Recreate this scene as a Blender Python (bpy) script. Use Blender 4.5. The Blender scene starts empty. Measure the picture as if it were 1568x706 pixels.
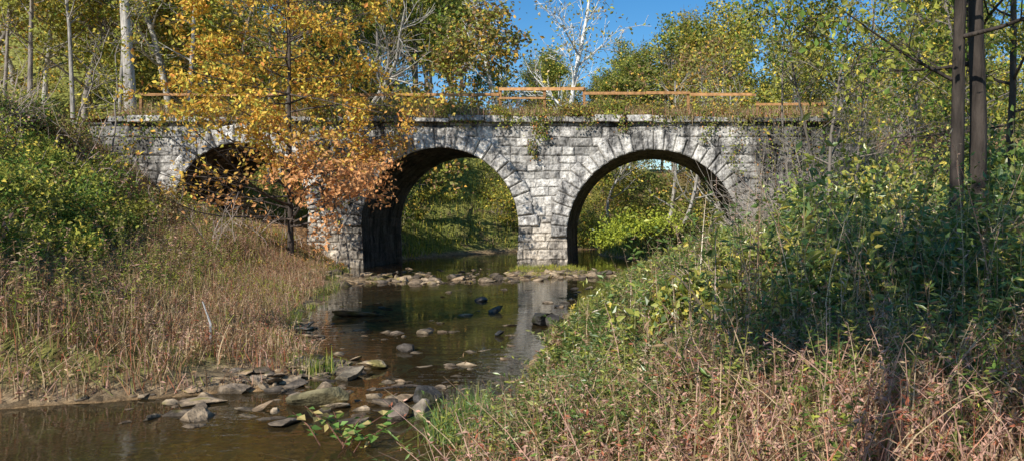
import bpy, math, numpy as np, bmesh
from mathutils import Vector
rng=np.random.default_rng(7)
scene=bpy.context.scene
scene.view_settings.view_transform='Standard'
try: scene.view_settings.look='None'
except Exception: pass
scene.view_settings.exposure=0

# ---------------------------------------------------------------- helpers
def hsh(ix,iy,s):
    v=np.sin(ix*127.1+iy*311.7+s*74.7)*43758.5453
    return v-np.floor(v)
def vn(x,y,s=0):
    x=np.asarray(x,float);y=np.asarray(y,float)
    ix=np.floor(x);iy=np.floor(y);fx=x-ix;fy=y-iy
    fx=fx*fx*(3-2*fx);fy=fy*fy*(3-2*fy)
    a=hsh(ix,iy,s);b=hsh(ix+1,iy,s);c=hsh(ix,iy+1,s);d=hsh(ix+1,iy+1,s)
    return (a*(1-fx)+b*fx)*(1-fy)+(c*(1-fx)+d*fx)*fy
def fbm(x,y,s=0,o=4):
    r=0;a=.5;t=0
    for i in range(o):
        r=r+a*vn(x*2**i,y*2**i,s+i);t+=a;a*=.5
    return r/t
def ss(a,b,x):
    t=np.clip((np.asarray(x,float)-a)/(b-a),0,1);return t*t*(3-2*t)

class Acc:
    def __init__(s): s.v=[];s.q=[];s.t=[];s.c=[];s.n=0
    def add(s,v,q=None,t=None,c=(1,1,1)):
        v=np.asarray(v,float).reshape(-1,3);c=np.asarray(c,float)
        if c.ndim==1:c=np.tile(c,(len(v),1))
        if q is not None and len(q):s.q.append(np.asarray(q)+s.n)
        if t is not None and len(t):s.t.append(np.asarray(t)+s.n)
        s.v.append(v);s.c.append(c);s.n+=len(v)
    def mesh(s,name,mat,smooth=False):
        me=bpy.data.meshes.new(name)
        v=np.concatenate(s.v);c=np.concatenate(s.c)
        q=np.concatenate(s.q) if s.q else np.zeros((0,4),int)
        t=np.concatenate(s.t) if s.t else np.zeros((0,3),int)
        me.vertices.add(len(v));me.vertices.foreach_set('co',v.astype(np.float32).ravel())
        me.loops.add(len(q)*4+len(t)*3)
        me.loops.foreach_set('vertex_index',np.concatenate([q.ravel(),t.ravel()]).astype(np.int32))
        me.polygons.add(len(q)+len(t))
        st=np.concatenate([np.arange(len(q))*4,len(q)*4+np.arange(len(t))*3]).astype(np.int32)
        me.polygons.foreach_set('loop_start',st)
        try: me.polygons.foreach_set('loop_total',np.concatenate([np.full(len(q),4),np.full(len(t),3)]).astype(np.int32))
        except Exception: pass
        me.polygons.foreach_set('use_smooth',np.full(len(q)+len(t),smooth))
        me.update(calc_edges=True)
        at=me.color_attributes.new('Col','FLOAT_COLOR','POINT')
        cc=np.ones((len(v),4),np.float32);cc[:,:3]=np.clip(c,0,1)
        at.data.foreach_set('color',cc.ravel())
        if mat: me.materials.append(mat)
        return me
    def obj(s,name,mat,smooth=False,parent=None):
        o=bpy.data.objects.new(name,s.mesh(name,mat,smooth));scene.collection.objects.link(o)
        if parent:o.parent=parent
        return o
def empty(name):
    o=bpy.data.objects.new(name,None);scene.collection.objects.link(o);return o

def unit(n):
    v=rng.normal(size=(n,3));return v/np.linalg.norm(v,axis=1,keepdims=True)
def nrmz(v): return v/np.maximum(np.linalg.norm(v,axis=-1,keepdims=True),1e-6)
def pick(pal,n,var=.3):
    cols=np.array([p[0] for p in pal],float);w=np.array([p[1] for p in pal],float)
    i=rng.choice(len(pal),n,p=w/w.sum())
    return np.minimum(cols[i]*1.72*(1+rng.uniform(-var,var,(n,1))),.9)
def leaves(acc,P,L,W,C,dirs=None,up=.5):
    n=len(P)
    if n==0:return
    L=np.broadcast_to(L,(n,)).reshape(-1,1);W=np.broadcast_to(W,(n,)).reshape(-1,1)
    a=unit(n) if dirs is None else nrmz(dirs)
    m=unit(n);m[:,2]+=up
    b=nrmz(np.cross(a,m));m=np.cross(b,a)
    v=np.stack([P,P+a*L*.45+b*W*.5+m*W*.18,P+a*L,P+a*L*.45-b*W*.5+m*W*.18],1)
    q=np.arange(n*4).reshape(n,4)
    acc.add(v,q,c=np.repeat(C,4,axis=0))
def blades(acc,P,h,w,C,lean=.3,dirs=None):
    n=len(P)
    if n==0:return
    h=np.broadcast_to(h,(n,)).reshape(-1,1);w=np.broadcast_to(w,(n,)).reshape(-1,1)
    az=rng.uniform(0,2*np.pi,n);d=np.stack([np.cos(az),np.sin(az),0*az],1)
    if dirs is not None:d=nrmz(d*.5+dirs)
    l=np.abs(rng.normal(0,lean,(n,1)))
    az2=rng.uniform(0,2*np.pi,n);s=np.stack([np.cos(az2),np.sin(az2),0*az2],1)*w*.5
    z=np.array([[0,0,1.]])
    m=P+z*h*.55+d*h*l*.35; t=P+z*h*np.maximum(.2,1-l*.6)+d*h*l
    v=np.stack([P-s,P+s,m+s*.8,m-s*.8,t+s*.15,t-s*.15],1)
    k=np.arange(n)[:,None]*6
    q=np.concatenate([k+np.array([[0,1,2,3]]),k+np.array([[3,2,4,5]])])
    acc.add(v,q,c=np.repeat(C,6,axis=0))
def tube(acc,pts,rad,ns,col):
    pts=np.asarray(pts,float);rad=np.asarray(rad,float);k=len(pts)
    tg=nrmz(np.gradient(pts,axis=0))
    ref=np.array([.31,.17,.93]) if abs(tg[0,2])<.9 else np.array([.95,.2,.1])
    u=nrmz(np.cross(tg,ref));w=np.cross(tg,u)
    a=np.arange(ns)*2*np.pi/ns
    ring=pts[:,None]+rad[:,None,None]*(np.cos(a)[None,:,None]*u[:,None]+np.sin(a)[None,:,None]*w[:,None])
    i=np.arange(k-1)[:,None]*ns;j=np.arange(ns)[None]
    j2=(j+1)%ns
    q=np.stack([i+j,i+j2,i+ns+j2,i+ns+j],-1).reshape(-1,4)
    acc.add(ring,q,c=col)

# ---------------------------------------------------------------- materials
def newmat(name):
    m=bpy.data.materials.new(name);m.use_nodes=True;nt=m.node_tree;nt.nodes.clear()
    o=nt.nodes.new('ShaderNodeOutputMaterial');return m,nt,o
def N(nt,t,**k):
    n=nt.nodes.new(t)
    for a,b in k.items():
        if a in n.inputs: n.inputs[a].default_value=b
        else: setattr(n,a,b)
    return n
def leafmat(name,tr=.35,gl=0):
    m,nt,o=newmat(name);l=nt.links
    a=N(nt,'ShaderNodeAttribute',attribute_name='Col')
    d=N(nt,'ShaderNodeBsdfDiffuse');t=N(nt,'ShaderNodeBsdfTranslucent')
    l.new(a.outputs['Color'],d.inputs['Color'])
    if tr==0:
        l.new(d.outputs[0],o.inputs[0]);return m
    m1=N(nt,'ShaderNodeMixShader');m1.inputs[0].default_value=tr
    l.new(a.outputs['Color'],t.inputs['Color'])
    l.new(d.outputs[0],m1.inputs[1]);l.new(t.outputs[0],m1.inputs[2])
    if gl:
        g=N(nt,'ShaderNodeBsdfGlossy',Roughness=.38);g.inputs['Color'].default_value=(.9,.9,.85,1)
        m2=N(nt,'ShaderNodeMixShader');m2.inputs[0].default_value=gl
        l.new(m1.outputs[0],m2.inputs[1]);l.new(g.outputs[0],m2.inputs[2]);l.new(m2.outputs[0],o.inputs[0])
    else: l.new(m1.outputs[0],o.inputs[0])
    return m
LEAF=leafmat('leaf_foliage',.25);LEAFG=leafmat('glossy_leaf_foliage',.22,.06)
def attrmat(name,scale,lo,hi,rough=.9,bump=.3,bscale=None,stretch=(1,1,1)):
    m,nt,o=newmat(name);l=nt.links
    a=N(nt,'ShaderNodeAttribute',attribute_name='Col')
    g=N(nt,'ShaderNodeTexCoord');mp=N(nt,'ShaderNodeMapping');mp.inputs['Scale'].default_value=stretch
    l.new(g.outputs['Object'],mp.inputs[0])
    n=N(nt,'ShaderNodeTexNoise',Scale=scale,Detail=5.);l.new(mp.outputs[0],n.inputs['Vector'])
    r=N(nt,'ShaderNodeMapRange');r.inputs[1].default_value=.35;r.inputs[2].default_value=.65;r.inputs[3].default_value=lo;r.inputs[4].default_value=hi
    l.new(n.outputs[0],r.inputs[0])
    mx=N(nt,'ShaderNodeMix',data_type='RGBA',blend_type='MULTIPLY');mx.inputs[0].default_value=1
    l.new(a.outputs['Color'],mx.inputs[6]);l.new(r.outputs[0],mx.inputs[7])
    p=N(nt,'ShaderNodeBsdfPrincipled',Roughness=rough)
    p.inputs['Specular IOR Level'].default_value=.25
    l.new(mx.outputs[2],p.inputs['Base Color'])
    n2=N(nt,'ShaderNodeTexNoise',Scale=bscale or scale*3,Detail=4.);l.new(mp.outputs[0],n2.inputs['Vector'])
    b=N(nt,'ShaderNodeBump',Strength=bump,Distance=.05);l.new(n2.outputs[0],b.inputs['Height']);l.new(b.outputs[0],p.inputs['Normal'])
    l.new(p.outputs[0],o.inputs[0]);return m
BARK=attrmat('tree_bark',6,.55,1.35,.9,.8,14,(1,1,.25))
TWIG=leafmat('twig_wood',0)
SYC=attrmat('sycamore_bark',3,.55,1.2,.8,.3)
ROCK=attrmat('river_rock_stone',5,.5,1.45,.8,.7)
WOOD=attrmat('timber_wood',5,.7,1.25,.7,.2)

def stonemat():
    m,nt,o=newmat('weathered_limestone');l=nt.links
    a=N(nt,'ShaderNodeAttribute',attribute_name='Col')
    g=N(nt,'ShaderNodeTexCoord')
    mp=N(nt,'ShaderNodeMapping');mp.inputs['Scale'].default_value=(1.25,1.25,.36);l.new(g.outputs['Object'],mp.inputs[0])
    n=N(nt,'ShaderNodeTexNoise',Scale=1.3,Detail=9.,Roughness=.76);l.new(mp.outputs[0],n.inputs['Vector'])
    cr=N(nt,'ShaderNodeValToRGB');e=cr.color_ramp
    e.elements[0].position=.385;e.elements[0].color=(.11,.11,.115,1)
    e.elements[1].position=.58;e.elements[1].color=(1.0,.985,.95,1)
    e.elements.new(.47).color=(.56,.55,.54,1)
    l.new(n.outputs[0],cr.inputs[0])
    n3=N(nt,'ShaderNodeTexNoise',Scale=8.,Detail=8.,Roughness=.7);l.new(g.outputs['Object'],n3.inputs['Vector'])
    r3=N(nt,'ShaderNodeMapRange');r3.inputs[1].default_value=.36;r3.inputs[2].default_value=.58;r3.inputs[3].default_value=.48;r3.inputs[4].default_value=1.18
    l.new(n3.outputs[0],r3.inputs[0])
    m1=N(nt,'ShaderNodeMix',data_type='RGBA',blend_type='MULTIPLY');m1.inputs[0].default_value=1
    l.new(a.outputs['Color'],m1.inputs[6]);l.new(cr.outputs[0],m1.inputs[7])
    m2=N(nt,'ShaderNodeMix',data_type='RGBA',blend_type='MULTIPLY');m2.inputs[0].default_value=1
    l.new(m1.outputs[2],m2.inputs[6]);l.new(r3.outputs[0],m2.inputs[7])
    p=N(nt,'ShaderNodeBsdfPrincipled',Roughness=.9);p.inputs['Specular IOR Level'].default_value=.2
    l.new(m2.outputs[2],p.inputs['Base Color'])
    n2=N(nt,'ShaderNodeTexNoise',Scale=9.,Detail=8.);l.new(g.outputs['Object'],n2.inputs['Vector'])
    b=N(nt,'ShaderNodeBump',Strength=.6,Distance=.06);l.new(n2.outputs[0],b.inputs['Height']);l.new(b.outputs[0],p.inputs['Normal'])
    l.new(p.outputs[0],o.inputs[0]);return m
STONE=stonemat()

def groundmat():
    m,nt,o=newmat('ground_soil_litter');l=nt.links
    g=N(nt,'ShaderNodeNewGeometry')
    a=N(nt,'ShaderNodeAttribute',attribute_name='Col')
    n=N(nt,'ShaderNodeTexNoise',Scale=9.,Detail=8.,Roughness=.75);l.new(g.outputs['Position'],n.inputs['Vector'])
    cr=N(nt,'ShaderNodeValToRGB');e=cr.color_ramp
    e.elements[0].position=.3;e.elements[0].color=(.40,.37,.33,1);e.elements[1].position=.7;e.elements[1].color=(1.8,1.7,1.55,1)
    l.new(n.outputs[0],cr.inputs[0])
    v=N(nt,'ShaderNodeTexVoronoi',Scale=6.);l.new(g.outputs['Position'],v.inputs['Vector'])
    vr=N(nt,'ShaderNodeMapRange');vr.inputs[1].default_value=0;vr.inputs[2].default_value=1;vr.inputs[3].default_value=.4;vr.inputs[4].default_value=1.7
    l.new(v.outputs['Color'],vr.inputs[0])
    m1=N(nt,'ShaderNodeMix',data_type='RGBA',blend_type='MULTIPLY');m1.inputs[0].default_value=1
    l.new(a.outputs['Color'],m1.inputs[6]);l.new(cr.outputs[0],m1.inputs[7])
    m2=N(nt,'ShaderNodeMix',data_type='RGBA',blend_type='MULTIPLY');m2.inputs[0].default_value=1
    l.new(m1.outputs[2],m2.inputs[6]);l.new(vr.outputs[0],m2.inputs[7])
    p=N(nt,'ShaderNodeBsdfPrincipled',Roughness=.95);p.inputs['Specular IOR Level'].default_value=.15
    l.new(m2.outputs[2],p.inputs['Base Color'])
    ad=N(nt,'ShaderNodeMath',operation='SUBTRACT');l.new(n.outputs[0],ad.inputs[0]);l.new(v.outputs['Distance'],ad.inputs[1])
    b=N(nt,'ShaderNodeBump',Strength=.8,Distance=.08);l.new(ad.outputs[0],b.inputs['Height']);l.new(b.outputs[0],p.inputs['Normal'])
    l.new(p.outputs[0],o.inputs[0]);return m
GROUND=groundmat()

def watermat():
    m,nt,o=newmat('stream_water');l=nt.links
    g=N(nt,'ShaderNodeNewGeometry')
    mp=N(nt,'ShaderNodeMapping');mp.inputs['Scale'].default_value=(.8,1.6,1);l.new(g.outputs['Position'],mp.inputs[0])
    n=N(nt,'ShaderNodeTexNoise',Scale=2.4,Detail=3.,Roughness=.5);l.new(mp.outputs[0],n.inputs['Vector'])
    n2=N(nt,'ShaderNodeTexNoise',Scale=.4,Detail=3.);l.new(g.outputs['Position'],n2.inputs['Vector'])
    r=N(nt,'ShaderNodeMapRange');r.inputs[1].default_value=.42;r.inputs[2].default_value=.62;r.inputs[3].default_value=.012;r.inputs[4].default_value=.10
    l.new(n2.outputs[0],r.inputs[0])
    b=N(nt,'ShaderNodeBump',Distance=.12);l.new(r.outputs[0],b.inputs['Strength']);l.new(n.outputs[0],b.inputs['Height'])
    gl=N(nt,'ShaderNodeBsdfGlossy',Roughness=.02);l.new(b.outputs[0],gl.inputs['Normal'])
    tr=N(nt,'ShaderNodeBsdfTransparent');tr.inputs[0].default_value=(.97,.88,.68,1)
    df=N(nt,'ShaderNodeBsdfDiffuse');df.inputs[0].default_value=(.40,.26,.11,1)
    mx=N(nt,'ShaderNodeMixShader');mx.inputs[0].default_value=.10;l.new(tr.outputs[0],mx.inputs[1]);l.new(df.outputs[0],mx.inputs[2])
    f=N(nt,'ShaderNodeFresnel',IOR=1.33);l.new(b.outputs[0],f.inputs['Normal'])
    m2=N(nt,'ShaderNodeMixShader');l.new(f.outputs[0],m2.inputs[0]);l.new(mx.outputs[0],m2.inputs[1]);l.new(gl.outputs[0],m2.inputs[2])
    l.new(m2.outputs[0],o.inputs[0]);return m
WATER=watermat()

# ---------------------------------------------------------------- terrain
def xl(Y): return np.interp(Y,[-30,8,10.3,11.8,14,16.6,21,27,32,38,41,48,56,60,66,75,90],[-12,-10,-9,-4.7,-5.1,-6.8,-8.6,-10.2,-12,-13.6,-14.3,-14.3,-13,-12,-4,8,30])
def xr(Y): return np.interp(Y,[-30,8,14,21,27,32,38,41,48,56,60,63,67,75,90],[-2.4,-1.9,-1.9,-1.9,-1.3,-1.2,.3,1.2,.2,-3,-3.3,0,12,25,45])
def H(X,Y,detail=True):
    X=np.asarray(X,float);Y=np.asarray(Y,float)
    w=(vn(X*.5,Y*.5,3)-.5)*1.0+(vn(X*1.7,Y*1.7,33)-.5)*.5
    d=xl(Y)-X+w*.6
    zA=np.interp(d,[-2,-.6,0,1,3,6,10,16,24,60],[-.20,-.13,-.03,.12,.40,1.3,3.0,5.4,6.9,9])
    zB=np.interp(d,[-2,-.6,0,1.7,3.7,5.7,9.0,10.5,14,20,60],[-.20,-.13,-.03,.5,1.6,2.2,2.7,4.2,6.7,7.3,9])
    k=ss(26,36,Y);zl=zA*(1-k)+zB*k
    e=X-xr(Y)+w*.5
    zr=np.interp(e,[-2,-.6,0,1,2.5,6,12,30,100],[-.20,-.13,-.03,.35,.75,1.0,1.3,1.9,3])
    z=np.where((X-xl(Y))<(xr(Y)-X),zl,zr)
    z=np.where((d<-.6)&(e<-.6),np.clip(z,-.20,-.13)-.05*(vn(X*.4,Y*.4,8)-.5)*2+.0,z)
    z=np.maximum(z,.12-((X+4.4)**2/4.5+(Y-38.5)**2/7)*.18)
    bar=np.abs((Y-33)-(X+9)*.35)
    z=np.where((Y>28)&(Y<38)&(X<-.5),z+.20*ss(2.6,.3,bar)*(.35+vn(X*.8,Y*.8,17)),z)
    hl=np.where(X<-8,np.clip(-9-X,0,90)*.40*ss(50,75,Y),0)
    z=z+np.minimum(hl,40)
    z=z+np.clip(X-20,0,200)*.10*ss(60,90,Y)+ss(100,190,Y)*6
    emb=7.25-np.clip(np.abs(Y-44.3)-3.3,0,99)/1.45
    z=np.maximum(z,np.minimum(emb,(X-7.5)*1.1))
    z=np.where(X<-24,np.maximum(z,np.minimum(emb,(-23.6-X)*1.3)),z)
    inb=(Y>41.1)&(Y<47.4)
    z=np.where(inb&(X>-28.5)&(X<-24),np.minimum(z,6.8),z)
    z=np.where(inb&(X>-24)&(X<11),np.minimum(z,6.9),z)
    land=ss(0,.6,z)
    z=z+(fbm(X*.6,Y*.6,11)-.5)*.45*land+(fbm(X*3,Y*3,5)-.5)*.12
    return z
def axis(segs):
    out=[]
    for a,b,s in segs: out.append(np.arange(a,b,s))
    out.append([segs[-1][1]]);return np.concatenate(out)
gx=axis([(-900,-200,50),(-200,-60,5),(-60,-32,1.),(-32,14,.2),(14,50,1.),(50,200,6),(200,900,50)])
gy=axis([(-300,-20,20),(-20,4,1.),(4,50,.2),(50,80,.6),(80,200,4),(200,1500,60)])
GX,GY=np.meshgrid(gx,gy);GZ=H(GX,GY)
nx,ny=len(gx),len(gy)
i=np.arange(ny-1)[:,None]*nx;j=np.arange(nx-1)[None]
q=np.stack([i+j,i+j+1,i+nx+j+1,i+nx+j],-1).reshape(-1,4)
n1=fbm(GX*.35,GY*.35,21);n2=fbm(GX*1.5,GY*1.5,31)
soil=np.array([.19,.13,.08]);litter=np.array([.34,.21,.115]);grass=np.array([.17,.19,.05]);grav=np.array([.29,.22,.14]);bed=np.array([.58,.40,.19]);algae=np.array([.46,.21,.07])
def mixc(a,b,t): return a*(1-t[...,None])+b*t[...,None]
C=mixc(np.broadcast_to(soil,GX.shape+(3,)),litter,ss(.4,.6,n2))
C=mixc(C,grass,ss(.42,.56,n1)*.85)
C=mixc(C,grass*1.15,ss(48,53,GY)*ss(.3,.5,n2)*.9)
C=mixc(C,np.broadcast_to(litter,C.shape)*1.15,ss(-14,-18,GX)*ss(24,32,GY)*ss(50,48,GY))
C=mixc(C,grav,ss(.32,.12,GZ))
C=mixc(C,bed,ss(.03,-.06,GZ))
C=mixc(C,algae,ss(.03,-.1,GZ)*ss(.40,.55,n1)*.9)
C=C*(1-.4*(ss(.06,.02,GZ)*ss(-.04,0.,GZ)))[...,None]
t=Acc();t.add(np.stack([GX,GY,GZ],-1),q,c=C.reshape(-1,3));t.obj('ground',GROUND,True)
w=Acc();wx=np.linspace(-70,90,30);wy=np.linspace(-40,110,30);WX,WY=np.meshgrid(wx,wy)
i=np.arange(29)[:,None]*30;j=np.arange(29)[None]
w.add(np.stack([WX,WY,WX*0],-1),np.stack([i+j,i+j+1,i+30+j+1,i+30+j],-1).reshape(-1,4));w.obj('water',WATER,True)

# ---------------------------------------------------------------- bridge
bridge=empty('stone_arch_bridge')
ARCH=[(.7,4.43,1.57),(-10.17,4.0,2.1),(-20.3,3.4,2.95)]
YF,YB=41.0,47.5
XA,XB,ZT=-29.0,13.5,7.4
edges=[-.6];
while edges[-1]<7.4: edges.append(edges[-1]+rng.uniform(.34,.56))
edges=np.array(edges);edges[-1]=7.41
colsb=[]
for k in range(len(edges)):
    c=[XA-1]
    while c[-1]<XB+1:c.append(c[-1]+rng.uniform(.5,1.5))
    colsb.append(np.array(c))
lime=np.array([.80,.765,.715]);buff=np.array([.80,.67,.51])
def wallmesh(acc,y0,sgn,st):
    xs=np.arange(XA,XB+st*.5,st);zs_=np.arange(-.6,ZT+st*.5,st)
    X,Z=np.meshgrid(xs,zs_)
    wob=(fbm(X*.9,Z*.9,71)-.5)*.12; Zw=Z+wob; Xw=X+(fbm(X*1.3,Z*1.3,72)-.5)*.14
    ci=np.clip(np.searchsorted(edges,Zw,'right')-1,0,len(edges)-2)
    d=np.minimum(Zw-edges[ci],edges[ci+1]-Zw);bid=np.zeros(X.shape)
    for k in range(len(edges)-1):
        m=ci==k;c=colsb[k];b=np.clip(np.searchsorted(c,Xw[m],'right')-1,0,len(c)-2)
        d[m]=np.minimum(d[m],np.minimum(Xw[m]-c[b],c[b+1]-Xw[m]));bid[m]=b+k*57.
    d=np.maximum(d,0)
    r1=hsh(bid,bid*.3,1.);r2=hsh(bid,bid*.7,2.);r3=hsh(bid,bid*.5,3.)
    h=np.clip(d/.07,0,1)**.6*.07+r1*.07+(fbm(X*3,Z*3,2)-.5)*.20*np.clip(d/.1,0,1)
    Xm=X.copy()
    for cx,R,zs in ARCH:
        for s in(-1,1):
            xb=cx+s*(R-.05*(zs-Z));m=(Z<zs+.05)&(np.abs(X-xb)<st*.55);Xm=np.where(m,xb,Xm)
    col=lime*(.46+.62*r2)[...,None]
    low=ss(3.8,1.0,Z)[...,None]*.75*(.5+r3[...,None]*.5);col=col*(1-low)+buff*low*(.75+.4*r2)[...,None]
    col=col*(1-.48*(d<.028))[...,None]
    col=col*(1-.70*ss(4.8,6.8,X))[...,None]*(1-.5*ss(-23.0,-25,X))[...,None]  # right end: tree shade put into the stone colour
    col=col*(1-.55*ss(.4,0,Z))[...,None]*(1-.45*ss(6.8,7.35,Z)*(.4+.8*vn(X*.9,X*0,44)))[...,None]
    V=np.stack([Xm,y0-sgn*h,Z],-1)
    nx,nz=len(xs),len(zs_)
    Xc=X[:-1,:-1]+st/2;Zc=Z[:-1,:-1]+st/2
    keep=np.ones(Xc.shape,bool)
    for cx,R,zs in ARCH:
        lowm=(Zc<zs)&(np.abs(Xc-cx)<R-.05*(zs-Zc))
        up=(Zc>=zs)&((Xc-cx)**2+(Zc-zs)**2<(R+.18)**2)
        keep&=~(lowm|up)
    keep&=~((Xc>10.2)&(Zc>6.3))&~((Xc>12)&(Zc>5.1))
    i=np.arange(nz-1)[:,None]*nx;j=np.arange(nx-1)[None]
    q=np.stack([i+j,i+j+1,i+nx+j+1,i+nx+j],-1)[keep]
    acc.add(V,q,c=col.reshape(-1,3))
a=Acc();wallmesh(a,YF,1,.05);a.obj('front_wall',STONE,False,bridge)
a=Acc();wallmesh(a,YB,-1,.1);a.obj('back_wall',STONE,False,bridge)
def ringmesh(acc,y0,sgn,cx,R,zs,seed):
    K=int(round(np.pi*R/.50));dth=np.pi/K
    th=np.linspace(0,np.pi,K*14+1);rr=np.arange(R,R+1.25,.05)
    T,RR=np.meshgrid(th,rr)
    k=np.clip(np.floor(T/dth),0,K-1);ft=(T/dth-k)
    d=np.minimum(ft,1-ft)*dth*RR
    ro=R+.78+.34*hsh(k,k*.3,seed)
    d=np.minimum(d,np.minimum(RR-R+.03,ro-RR))
    pr=hsh(k,k*.9,seed+3)
    h=np.where(d<0,-.08,.08+np.clip(d/.08,0,1)**.6*.11+pr*.11+(fbm(T*R*3,RR*3,seed)-.5)*.2*np.clip(d/.1,0,1))
    X=cx+RR*np.cos(T);Z=zs+RR*np.sin(T)
    col=lime*(.62+.5*hsh(k,k*.2,seed+5))[...,None]*(1-.48*(d<.03))[...,None]
    if cx>0: col=col*(1-.5*ss(3.9,5.2,X))[...,None]  # right haunch painted darker, carrying on the wall's painted tree shade
    nx=len(th);i=np.arange(len(rr)-1)[:,None]*nx;j=np.arange(nx-1)[None]
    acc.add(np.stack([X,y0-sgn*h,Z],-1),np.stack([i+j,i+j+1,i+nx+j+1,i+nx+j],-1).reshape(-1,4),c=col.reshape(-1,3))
a=Acc()
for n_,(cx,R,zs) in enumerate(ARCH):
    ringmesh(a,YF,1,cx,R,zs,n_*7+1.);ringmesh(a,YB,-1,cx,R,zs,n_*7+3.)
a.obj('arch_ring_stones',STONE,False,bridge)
a=Acc()
for n_,(cx,R,zs) in enumerate(ARCH):
    zz=np.arange(-.6,zs,.1);th=np.arange(0,np.pi*R,.08)/R
    px_=np.concatenate([cx+R-.05*(zs-zz),cx+R*np.cos(th),(cx-R+.05*(zs-zz))[::-1]])
    pz_=np.concatenate([zz,zs+R*np.sin(th),zz[::-1]])
    nxn=np.concatenate([-np.ones(len(zz)),-np.cos(th),np.ones(len(zz))]);nzn=np.concatenate([0*zz,-np.sin(th),0*zz])
    s=np.concatenate([[0],np.cumsum(np.hypot(np.diff(px_),np.diff(pz_)))])
    ys=np.arange(YF-.12,YB+.13,.08)
    S,Yy=np.meshgrid(s,ys)
    row=np.floor(S/.45);off=hsh(row,row,4.)*1.;bl=np.floor((Yy+off)/1.0);fs=S/.45-row;fy=(Yy+off)-bl
    d=np.minimum(np.minimum(fs,1-fs)*.45,np.minimum(fy,1-fy))
    h=np.clip(d/.06,0,1)*.04+hsh(row,bl,5.)*.03-.05
    X=px_[None]+nxn[None]*h;Z=pz_[None]+nzn[None]*h
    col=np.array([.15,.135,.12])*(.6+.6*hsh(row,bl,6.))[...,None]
    nx=len(s);i=np.arange(len(ys)-1)[:,None]*nx;j=np.arange(nx-1)[None]
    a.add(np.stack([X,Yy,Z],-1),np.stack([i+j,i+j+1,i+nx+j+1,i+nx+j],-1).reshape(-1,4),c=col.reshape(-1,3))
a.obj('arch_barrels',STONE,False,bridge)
def box(acc,x0,x1,y0,y1,z0,z1,col,jit=0):
    v=np.array([[x,y,z] for z in(z0,z1) for y in(y0,y1) for x in(x0,x1)],float)
    if jit:v+=rng.uniform(-jit,jit,v.shape)
    q=[[0,2,3,1],[4,5,7,6],[0,1,5,4],[2,6,7,3],[0,4,6,2],[1,3,7,5]]
    acc.add(v,q,c=col)
a=Acc()
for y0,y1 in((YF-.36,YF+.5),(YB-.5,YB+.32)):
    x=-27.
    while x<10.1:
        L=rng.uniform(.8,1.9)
        box(a,x+.015,min(x+L,10.2)-.015,y0+rng.uniform(-.1,.1),y1,7.40+rng.uniform(-.02,.02),7.66+rng.uniform(-.1,.1),lime*rng.uniform(.45,1.05)*(.45 if x>5 else 1),.03);x+=L  # coping at the right end tinted dark to stand in for tree shade
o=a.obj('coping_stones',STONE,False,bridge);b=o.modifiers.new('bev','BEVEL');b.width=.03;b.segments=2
a=Acc()
xs=np.arange(XA-.5,10.4,.3);ys=np.arange(YF+.3,YB-.2,.3);X,Y=np.meshgrid(xs,ys)
nx=len(xs);i=np.arange(len(ys)-1)[:,None]*nx;j=np.arange(nx-1)[None]
a.add(np.stack([X,Y,7.55+.15*fbm(X,Y,9)],-1),np.stack([i+j,i+j+1,i+nx+j+1,i+nx+j],-1).reshape(-1,4),c=(.18,.12,.07));a.obj('deck',GROUND,True,bridge)

# ---------------------------------------------------------------- railing
a=Acc();wc=np.array([.52,.27,.11])
def rail(x0,x1,z,y=41.6,h=.14):
    x=x0
    while x<x1-.1:
        e=min(x+3.2,x1);dz=rng.uniform(-.02,.02);box(a,x+.01,e-.01,y-.03,y+.03,z-h/2+dz,z+h/2+dz,wc*rng.uniform(.75,1.15),.015);x=e
rail(-26,-7.3,8.9);rail(-7.3,-2.9,9.2);rail(-2.9,2.6,8.98);rail(2.6,6.,8.9);rail(6.,9.6,8.42)
rail(-7.3,-4.9,8.75,41.6,.10)
for x in list(np.arange(-25.9,-8,3.9))+[-7.25,-4.95,-2.9,2.5,6.1,9.5]:
    top=9.3 if -7.5<x<-2.5 else (8.55 if x>6 else 9.0)
    box(a,x-.07,x+.07,41.64,41.78,7.5,top,wc*rng.uniform(.5,.8),.008)
a.obj('wooden_fence',WOOD)

# ---------------------------------------------------------------- palettes
GD=(.045,.075,.018);G=(.085,.13,.028);YG=(.225,.23,.045);YE=(.42,.33,.06);GO=(.46,.27,.055);OR=(.48,.20,.06);BR=(.19,.12,.065);TA=(.36,.27,.16);PT=(.38,.23,.17);RD=(.26,.09,.05);OL=(.17,.165,.055)

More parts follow.
